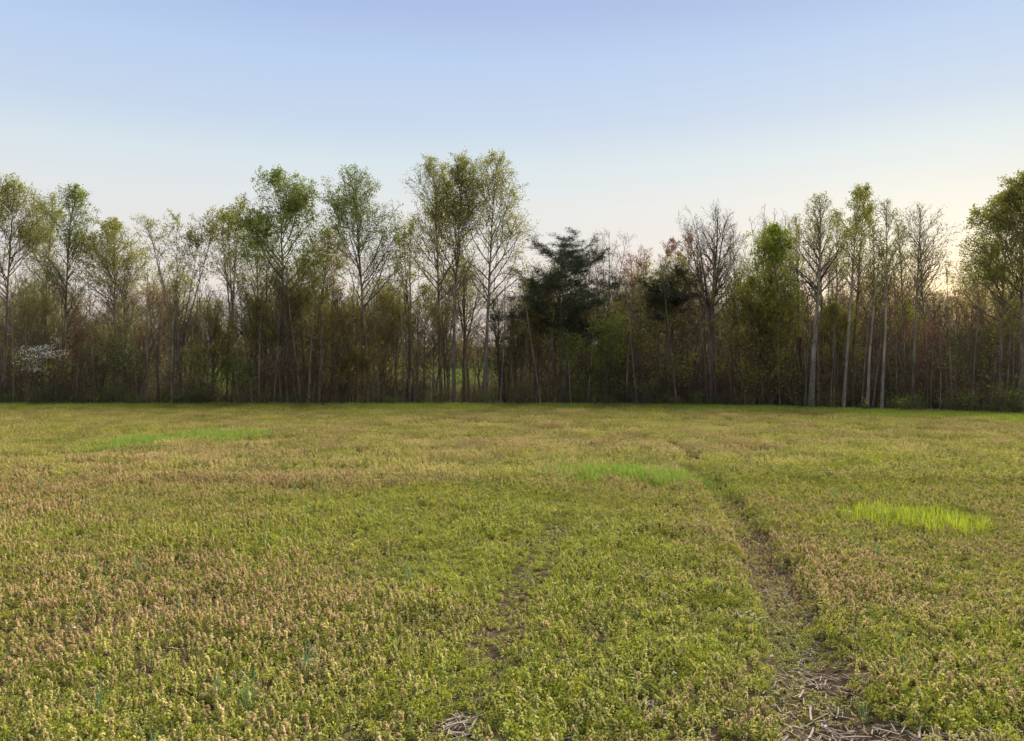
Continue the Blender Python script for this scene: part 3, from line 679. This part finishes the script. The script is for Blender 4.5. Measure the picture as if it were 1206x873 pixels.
tree(755, 293, 60, 'rust',  10, 'rust-tinged budding tree between the two pines', 'budding_tree', nleaf=2000)
tree(798, 285, 62, 'rust',  9, 'rust-tinged budding tree between the small pine and the bare oak', 'budding_tree', nleaf=2200)
tree(812, 276, 40, 'rust',  7, 'narrow rust-tinged budding tree touching the bare oak', 'budding_tree', nleaf=1200)
tree(842, 238, 74, 'bare',  3, 'tall bare oak with a fan of dark leafless limbs against the sky', 'bare_oak', forks=5, fork_at=.46, fan=.25, n1=60, r0=.16, toff=846)
tree(899, 266, 58, 'full',  3.5, 'tree with a bright green pointed crown, the brightest in the wood', 'leafing_tree', leaf='leaf_bright', nleaf=5500, cb=.30, ls=.13, n1=56, ang1=(.25,.8))
tree(888, 328, 84, 'full',  2.5, 'low spreading yellow-green tree under the bright green pointed crown', 'leafing_tree', leaf='leaf_yellow', nleaf=4200, cb=.28, ls=.12)
tree(905, 246, 40, 'bare',  12, 'bare pinkish tree rising behind the bright green pointed crown', 'bare_tree')
tree(925, 244, 40, 'bare',  11, 'bare pinkish tree between the bright green crown and the white trunks', 'bare_tree')
tree(955, 231, 46, 'pale',  1.5, 'white-trunked tree, the thickest pale trunk, nearest the bright green crown', 'pale_trunked_tree', nleaf=1100, r0=.145)
tree(993, 220, 36, 'pale',  1.5, 'tall white-trunked tree with a narrow airy crown, taller of two side by side', 'pale_trunked_tree', nleaf=1200)
tree(1003, 222, 30, 'pale', 4, 'tall narrow tree with a darker trunk close beside a white-trunked one', 'pale_trunked_tree', nleaf=1500, bark='bark_grey', toff=1014)
tree(1021, 288, 20, 'thin', 1, 'thin white sapling leaning between the white-trunked trees', 'sapling', bark='bark_pale', toff=1033, r0=.08, nleaf=120)
tree(1038, 236, 36, 'pale', 1.5, 'almost leafless white-trunked tree leaning slightly, in front of the thicket', 'pale_trunked_tree', nleaf=500, toff=1050)
tree(1054, 290, 16, 'thin', 5, 'thin grey pole-like tree between two nearly leafless tall trees', 'sapling', nleaf=60)
tree(1075, 240, 56, 'pale', 2, 'nearly leafless tree with a wide crown of fine twigs beside the sunset gap', 'pale_trunked_tree', nleaf=350, bark='bark_grey', n1=32, dens=(3.6,5.5))
tree(1178, 228, 66, 'tulip', 2.5, 'yellow-green tree bordering the bright sunset gap', 'tulip_tree', nleaf=3600, leaf='leaf_olive', cb=.30)
tree(1203, 199, 84, 'tulip', 2, 'tall yellow-green tree behind the one that borders the sunset gap', 'tulip_tree', nleaf=4200, leaf='leaf_olive', cb=.30)
tree(985, 358, 46, 'full', 4, 'short yellow-green tree filling in among the white trunks', 'leafing_tree', leaf='leaf_olive', nleaf=2200, ls=.12)
tree(1062, 350, 40, 'full', 6, 'short olive tree among the leafless trees beside the sunset gap', 'leafing_tree', leaf='leaf_olive', nleaf=900, ls=.11)
tree(300, 352, 50, 'full', 3, 'short yellow-green understory tree below the forked trees', 'leafing_tree', leaf='leaf_yellow', nleaf=2000, ls=.12)
tree(398, 340, 60, 'full', 3, 'short amber-leaved understory tree beneath the leaning yellow-olive tree', 'leafing_tree', leaf='leaf_amber', nleaf=1000, ls=.12)
tree(455, 345, 48, 'full', 4, 'short amber-leaved understory tree next to the lone tall green tulip tree', 'leafing_tree', leaf='leaf_amber', nleaf=800, ls=.12)
tree(500, 335, 46, 'full', 6, 'short olive understory tree below the twin tulip trees', 'leafing_tree', leaf='leaf_olive', nleaf=1500, ls=.12)
tree(552, 300, 40, 'tulip', 8, 'slim yellow-leaved tree between the twin tulip trees and the tallest one', 'leafing_tree', leaf='leaf_yellow', nleaf=1500)

for (px_, tp_, wp_, bk_, nl_, lb_) in ((968, 262, 24, 5, 300, 'slender twiggy grey tree between the thickest white trunk and the tall airy one'), (981, 246, 24, 6, 500, 'slender grey tree just behind the tall airy white-trunked tree'),
        (1029, 262, 26, 4, 160, 'slender almost leafless tree behind the leaning white sapling'), (1064, 258, 28, 5, 120, 'slender leafless tree crowding the wide crown of fine twigs'), (1092, 272, 34, 6, 80, 'slender leafless tree between the wide twiggy crown and the sunset gap'),
        (938, 252, 30, 6, 300, 'slender twiggy tree between the bright green crown and the thickest white trunk'), (868, 262, 30, 7, 100, 'slender leafless tree between the bare oak and the bright green crown')):
    tree(px_, tp_, wp_, 'pale', bk_, lb_, 'slender_tree', nleaf=nl_, bark='bark_grey', dens=(3.8,6), r0=.085)

# pines
def pine(px, top, wpx, low, back, label, nl):
    seed[0] += 13; r = random.Random(seed[0]); rng = np.random.default_rng(seed[0]); x, y, z = spot(px, back); H = height(top, y, z); W = wpx/FPX*y*.66
    zl = height(low, y, z)/H
    T = Tree(seed[0]); m = 16; pts = T.line((0,0,-.35), (0.02,0,1), H+.2, m, .03, .01); rs = [.20*(1-.92*i/m)+.01 for i in range(m+1)]; T.trunks.append((pts, rs))
    tuft = []
    for k in range(nl):
        t = (k+r.random())/nl; h = zl+(1-zl)*t*.97+(r.uniform(-.09,.06) if t < .25 else 0); i = min(m-1, int(h*m)); f = h*m-i; q = tuple(pts[i][c]*(1-f)+pts[i+1][c]*f for c in range(3))
        L = W*(.95-.50*t**3)*r.choice([.5,.7,.85,1.0,1.1]); az = r.uniform(0,6.28); el = r.uniform(-.15,.30)+.75*t*t
        lp = T.line(q, (cos(az)*cos(el), sin(az)*cos(el), sin(el)), L, max(3,int(L/.4)), .11, .05); n = len(lp)-1
        for j in range(n): T.limbs.append((lp[j], lp[j+1], .045*(1-.8*j/n)*(1.2-t), .045*(1-.8*(j+1)/n)*(1.2-t)))
        for j in range(max(1,int(n*.38)), n+1):
            if r.random() < .2: continue
            for b in range(3):
                a2 = az+r.choice([-1,1])*r.uniform(.2,1.3); l2 = r.uniform(.25,.85)
                tp = T.line(lp[j], (cos(a2)*.9, sin(a2)*.9, r.uniform(-.1,.7)), l2, 2, .12, .10)
                T.twigs += [(tp[0],tp[1],.014,.010),(tp[1],tp[2],.010,.006)]
                tuft += [tp[2]] + ([tp[1]] if r.random() < .55 else [])
    tuft.append(pts[-1]); tuft = np.array(tuft)
    rep = 46; Pn = np.repeat(tuft, rep, axis=0)+rng.normal(0,1,(len(tuft)*rep,3))*np.array([.12,.12,.05])
    ax = rng.normal(size=Pn.shape)*np.array([1,1,.55])+np.array([0,0,.45])
    v, f = leaf_quads(Pn, .16, rng, ax, .13, .3)
    ms = {'trunk': wood_mesh(T.trunks, T.limbs, T.twigs, 'bark_brown', 'twig_brown'), 'crown': mesh_from('crown', v, f, M['leaf_pine'])}
    o = place(ms, 'pine_tree', (x,y,z), 0, (1, 1, H/float(tuft[:,2].max()))); return tag(o, label, 'tree')
pine(665, 262, 122, 378, 3, 'large dark green pine with layered flat branches', 66)
pine(786, 316, 60, 372, 4, 'small dark pine with a broken lopsided top near the bare oak', 30)
pine(632, 318, 60, 385, 7, 'lower dark pine half hidden beside the large layered pine', 32)

# understory shrubs
def shrub(px, top, wpx, back, leaf, nleaf, label, name='leafy_shrub', twig='twig_brown', stems=6, ls=.10, cat_='shrub', group=None, low=.1):
    seed[0] += 11; r = random.Random(seed[0]); rng = np.random.default_rng(seed[0]); x, y, z = spot(px, back); H = height(top, y, z); W = wpx/FPX*y*.5
    T = Tree(seed[0]); P = default(seg=.4, wig=.14, up=.04, levels=3, dens=(2.4,4), cap=(1.2,.6), leaf_from=2)
    for k in range(stems):
        a = r.uniform(0,6.28); an = math.atan(W/H)*r.uniform(.1,1.1); L = H/cos(an)*r.uniform(.75,1.0)
        T.sub((cos(a)*.02, sin(a)*.02, -.15), tilt((0,0,1), an, a), L, .035, 1, P)
    a = [tubes(T.limbs,5), tubes(T.twigs,3)]; ms = {'branches': mesh_from('branches', *cat(a), M[twig])}
    tp = np.array(T.tips); wg = np.clip(tp[:,2]/H-low, .05, 1); ii = rng.choice(len(tp), nleaf, p=wg/wg.sum()); v, f = leaf_quads(tp[ii]+rng.normal(0,.12,(nleaf,3)), ls, rng, None, .7)
    ms['crown'] = mesh_from('crown', v, f, M[leaf]); o = place(ms, name, (x,y,z)); return tag(o, label, cat_, group)
shrub(692, 372, 70, 2, 'leaf_green', 3600, 'large light-green shrub at the foot of the big pine')
shrub(728, 362, 64, 3, 'leaf_olive', 2600, 'tall olive-green shrub between the two pines')
shrub(120, 392, 62, 3, 'leaf_dark', 1300, 'dark green shrub between the dogwood and the round-headed tree')
shrub(165, 405, 60, 2.5, 'leaf_dark', 1000, 'low dark green shrub under the round-headed olive tree')
shrub(243, 398, 56, 2, 'leaf_olive', 1700, 'olive shrub at the foot of the vase-shaped forked tree')
shrub(282, 412, 50, 2, 'leaf_green', 1300, 'small green shrub beneath the forked tree with leafy top')
shrub(405, 400, 60, 2.5, 'leaf_amber', 1500, 'amber-leaved shrub before the amber understory tree')
shrub(452, 405, 50, 2, 'leaf_amber', 1300, 'amber-leaved shrub beside the lone tall green tulip tree')
shrub(905, 398, 50, 1.5, 'leaf_yellow', 1300, 'yellow-green shrub with level sprays below the bright green crown')
shrub(595, 402, 56, 3, 'leaf_dark', 900, 'thin dark green shrub between the tallest tulip tree and the pine')
shrub(788, 410, 50, 2, 'leaf_olive', 800, 'thin olive shrub beneath the small broken-topped pine')
shrub(1160, 385, 66, 3, 'leaf_dark', 900, 'sparse dark shrub below the sunset gap')
# dogwood in flower: level layers of white bracts
o = shrub(50, 405, 62, 1.2, 'leaf_olive', 500, 'flowering dogwood with level sprays of white blossom', 'flowering_dogwood', cat_='tree', stems=4)
rngd = np.random.default_rng(3); zt = (o.location.y)/FPX
Pd, Bd = [], []
rd = random.Random(8); Td = Tree(8)
for k in range(17):
    cy = rd.uniform(411, 440); az = rd.uniform(0, 6.28); L = (34-.9*abs(cy-424))*zt*rd.uniform(.55,1.15)
    lp = Td.line((0, 0, height(cy, o.location.y, o.location.z)), (cos(az), sin(az)*.8, rd.uniform(.0,.12)), L, 7, .12, .01)
    Bd += [(lp[j], lp[j+1], .014-.0015*j, .0125-.0015*j) for j in range(7)]
    for j in range(2, 8): Pd.append(np.array(lp[j])+rngd.normal(0,1,(9,3))*np.array([.17,.17,.05])+np.array([0,0,.04]))
Pd = np.concatenate(Pd); v, f = leaf_quads(Pd, .07, rngd, np.array([[0,0,.15]]), .8, 2.0)
Bd.append(((0,0,0), (0,0,height(409, o.location.y, o.location.z)), .04, .015))
obj('spray', mesh_from('spray', *tubes(Bd, 3), M['twig_brown']), o)
obj('blossom', mesh_from('blossom', v, f, M['petal_white']), o)

# ------------------------------------------------------------------ deeper wood: trees further back, copied from a few grown ones
protos = []
for k, (kind, nleaf, leaf) in enumerate([('bare',0,None), ('bare',0,None), ('rust',1100,'leaf_rust'), ('thin',500,'leaf_olive'), ('fan',1700,'leaf_olive'), ('tulip',2000,'leaf_yellow'), ('full',1200,'leaf_amber'), ('thin',0,None)]):
    K = KINDS[kind]; seed[0] += 5; P = default(**{**K['P'], 'W': 2.5, 'r0': .10, 'cb': .22, 'n1': 30, 'stubs': 8, 'dens': (3.6,6.5)}); T = grow(seed[0], 10, P)
    protos.append(tree_meshes(T, P, 'bark_brown', K['twig'], leaf or K['leaf'], nleaf*2, .09, 10, np.random.default_rng(seed[0]), .15))
BL = ['bare brown tree', 'bare brown tree', 'rust-budded tree', 'thin pole-like tree', 'forked tree with few leaves', 'sparse olive-leaved tree', 'amber-leaved tree', 'thin pole-like tree']
MARKS = [(30,'the white dogwood'), (137,'the round-headed olive tree'), (211,'the vase-shaped forked tree'), (276,'the bare-limbed forked tree'), (338,'the broad full green tree'), (433,'the lone tall green tulip tree'), (528,'the twin tulip trees'),
         (580,'the tallest tulip tree'), (665,'the large layered pine'), (786,'the small broken-topped pine'), (842,'the bare oak'), (899,'the bright green pointed crown'), (975,'the white-trunked trees'), (1060,'the nearly leafless tall trees'), (1125,'the sunset gap'), (1195,'the trees past the gap')]
def mark(px): return min(MARKS, key=lambda m_: abs(m_[0]-px))[1]
rb = np.random.default_rng(77)
NW = 210
for k in range(NW):
    px = -90+1390*(k+rb.random())/NW; back = rb.uniform(6, 40) if k % 3 else rb.uniform(2.5, 9)
    x, y, z = spot(px, back); top = rb.uniform(325, 385) if k % 4 else rb.uniform(288, 335)
    if 1092 < px < 1150: top = max(top, 350)
    if 225 < px < 300 or 85 < px < 130 or 385 < px < 420: top = max(top, 350)
    if px > 640: top -= 8
    if (225 < px < 300 or 490 < px < 610) and back > 9 and k % 3: continue
    H = height(top, y, z); v = int(rb.choice([0,1,2,3,4,4,5,5,6,6])) if px < 900 else int(rb.choice([0,1,2,2,3,7,4,5])); s = H/10
    o = place(protos[v], 'woodland_tree', (x,y,z), rb.uniform(0,6.28), (s*rb.uniform(.75,1.2),)*2+(s,)); lb = BL[v]+' deep in the wood behind '+mark(px); tag(o, lb, 'tree', lb)

# slim poles at the front of the wood
poles = []
for k in range(5):
    seed[0] += 5; P = default(**{**KINDS['thin']['P'], 'W': .8, 'r0': .06, 'cb': .4, 'n1': 9, 'stubs': 6}); T = grow(seed[0], 7, P)
    poles.append(tree_meshes(T, P, ('bark_grey','bark_brown','bark_grey')[k % 3], 'twig_brown', 'leaf_olive', 90 if k % 2 else 0, .1, 7, np.random.default_rng(seed[0]), .1))
for k in range(230):
    px = -90+1390*(k+rb.random())/230; x, y, z = spot(px, rb.uniform(.8, 5.5)); H = height(rb.uniform(300, 420), y, z); s = H/7
    v = int(rb.integers(0,5)); o = place(poles[v], 'slim_sapling', (x,y,z), rb.uniform(0,6.28), (s*.9,s*.9,s)); o.rotation_euler[0] = rb.normal(0,.05); o.rotation_euler[1] = rb.normal(0,.06)
    lb = ('slim grey sapling','slim brown sapling','slim grey sapling')[v % 3] + ' rising out of the brush by ' + mark(px); tag(o, lb, 'sapling', lb)

# ------------------------------------------------------------------ brush filling the wood (nobody could count its stems)
def brush_geo(seed_, H, W, stems, tw, leaf, nleaf, low=0.0):
    r = random.Random(seed_); rng = np.random.default_rng(seed_); T = Tree(seed_); P = default(seg=.35, wig=.16, up=.03, levels=3, dens=(3.2,5), cap=(1.3,.7), leaf_from=2, rmin=.006)
    for k in range(stems):
        a = r.uniform(0,6.28); q = r.random()*W*.5; an = r.uniform(.02,.45)
        T.sub((cos(a)*q, sin(a)*q, -.1), tilt((0,0,1), an, r.uniform(0,6.28)), H*r.uniform(.6,1), .022, 1, P)
    a = cat([tubes(T.limbs,3), tubes(T.twigs,3)]); me = mesh_from('brush_kind', *a, M[tw])
    if nleaf:
        tp = np.array(T.tips); ii = rng.choice(len(tp), nleaf); v, f = leaf_quads(tp[ii]+rng.normal(0,.1,(nleaf,3)), .09, rng, None, .7)
        V, F = cat([a, (v,f)]); me = mesh_from('brush_kind', V, F, M[tw]); me.materials.append(M[leaf])
        mi = np.zeros(len(F), np.int32); mi[len(a[1]):] = 1; me.polygons.foreach_set('material_index', mi)
    return me
bk = [brush_geo(901,3.6,2.2,9,'twig_brown',None,0), brush_geo(902,3.2,2.4,9,'twig_red',None,0), brush_geo(903,2.2,2.2,9,'twig_brown',None,0),
      brush_geo(904,3.2,2.2,8,'twig_brown','leaf_olive',450), brush_geo(905,2.6,2.2,8,'twig_brown','leaf_green',550), brush_geo(906,3.8,2.2,8,'twig_brown','leaf_amber',330), brush_geo(907,1.3,2.0,10,'twig_brown','leaf_dark',250)]
N_ = 2200; px = rb.uniform(-260, 1460, N_); back = rb.uniform(4.5, 40, N_); back[:180] = rb.uniform(1.5, 5, 180)
u = (px-CX)/FPX; y = edge_depth(np.clip(u,-.9,.9))+back; x = u*y
gap = np.exp(-((px-262)/50)**2)+np.exp(-((px-545)/80)**2)+.6*np.exp(-((px-420)/25)**2); k = rb.random(N_) > .85*gap*(back > 3.5)*(np.arange(N_) % 3 > 0); x, y, px, back = x[k], y[k], px[k], back[k]; n = len(x)
warm = fbm(px*.012, back*.05, 15); var = np.where(rb.random(n) < .62, rb.integers(0,3,n), np.where((px < 320) | ((px > 640) & (px < 780)), rb.choice([3,4,4,6], n), rb.choice([3,3,5,5,6,4], n)))
var = np.where(px > 930, rb.choice([0,0,1,2,2,3,6], n), var)
s = rb.uniform(.5,1.4,n)*(.55+.95*fbm(px*.02, back*.12, 25))*np.where(back < 5, .58, 1)*np.where(back > 12, 1.35, 1)*(1-.62*np.clip(gap[k],0,1))
points_stuff('brush_thicket', dict(co=np.stack([x, y, ground_z(x,y)], axis=1), rot=np.stack([rb.normal(0,.05,n), rb.normal(0,.05,n), rb.uniform(0,6.28,n)], axis=1), scl=np.stack([s*1.1,s*1.1,s], axis=1), var=var),
             bk, dict(rnd=rb.random(n)), 'tangled brown brush and undergrowth filling the wood between the trunks', 'brush')
pxm = rb.uniform(-200, 1400, 170); um = (pxm-CX)/FPX; ym = edge_depth(np.clip(um,-.9,.9))+rb.uniform(-.2, 1.9, 170)+1.2*(fbm(pxm*.03, pxm*0, 33)-.5); xm = um*ym; sm = rb.uniform(.16,.5,170)*(.5+fbm(pxm*.05, pxm*0, 37)); nm = 170
points_stuff('margin_brush', dict(co=np.stack([xm, ym, ground_z(xm,ym)], axis=1), rot=np.stack([rb.normal(0,.1,nm), rb.normal(0,.1,nm), rb.uniform(0,6.28,nm)], axis=1), scl=np.stack([sm*1.2,sm*1.2,sm], axis=1), var=rb.choice([2,3,4,4,6,6,0], nm)),
             bk, dict(rnd=rb.random(nm)), 'ragged low brambles and weeds where the field meets the wood', 'brush')
# far wood beyond the meadow
N_ = 700; x = rb.uniform(-420, 420, N_); y = rb.uniform(255, 330, N_)
s = rb.uniform(3.0, 4.6, N_)
points_stuff('far_wood', dict(co=np.stack([x, y, ground_z(x,y)-.5], axis=1), rot=np.stack([np.zeros(N_)]*2+[rb.uniform(0,6.28,N_)], axis=1), scl=np.stack([s*1.3,s*1.3,s*.9], axis=1), var=rb.choice([0,1,3,4,5], N_)),
             bk, dict(rnd=rb.random(N_)), 'distant brown wood across the far meadow seen between the trunks', 'woodland')

# ------------------------------------------------------------------ wild mustard stalks in flower along the field's edge
def mustard(seed_):
    r = random.Random(seed_); rng = np.random.default_rng(seed_); T = Tree(seed_); pts = T.line((0,0,-.02), (0,0,1), .62, 6, .05, .02)
    st = [polytube(pts, [.005*(1-.6*i/6) for i in range(7)], 4)]; heads = [pts[-1], pts[-2]]
    for k in range(5):
        q = pts[2+k % 4]; b = T.line(q, tilt((0,0,1), r.uniform(.4,.8), r.uniform(0,6.28)), r.uniform(.12,.26), 2, .1, .1); st.append(polytube(b, [.0028,.002,.0014], 3)); heads.append(b[-1])
    hp = np.repeat(np.array(heads), 9, axis=0)+rng.normal(0,.017,(len(heads)*9,3)); v, f = leaf_quads(hp, .024, rng, None, .8)
    lp = np.array([pts[i] for i in (0,1,1,2,2,3)]); v2, f2 = leaf_quads(lp, .11, rng, rng.normal(size=(6,3))*np.array([1,1,.2]), .35, .3)
    return {'stem': mesh_from('stem', *cat(st), M['stem_green']), 'leaves': mesh_from('leaves', v2, f2, M['stem_green']), 'flower_head': mesh_from('flower_head', v, f, M['petal_yellow'])}
mus = [mustard(k+40) for k in range(4)]
def put_mustard(px, back, s, lab, grp):
    x, y, z = spot(px, back); tag(place(mus[int(rb.integers(0,4))], 'wild_mustard', (x,y,z), rb.uniform(0,6.28), (s,s,s)), lab, 'wildflower', grp)
for px in (34, 84, 112, 193, 222, 256, 281, 310, 362, 422, 655, 700, 1018, 1036, 1062): put_mustard(px, rb.uniform(-1.2,.4), rb.uniform(.6,1.0), 'single thin yellow-flowered mustard stalk at the far edge of the field', 'mustard stalks along the field edge')
for k in range(10): put_mustard(rb.normal(771,14), rb.uniform(-12,-7), rb.uniform(.4,.65), 'yellow-flowered mustard stalk in the dense clump out in the field', 'clump of yellow mustard')
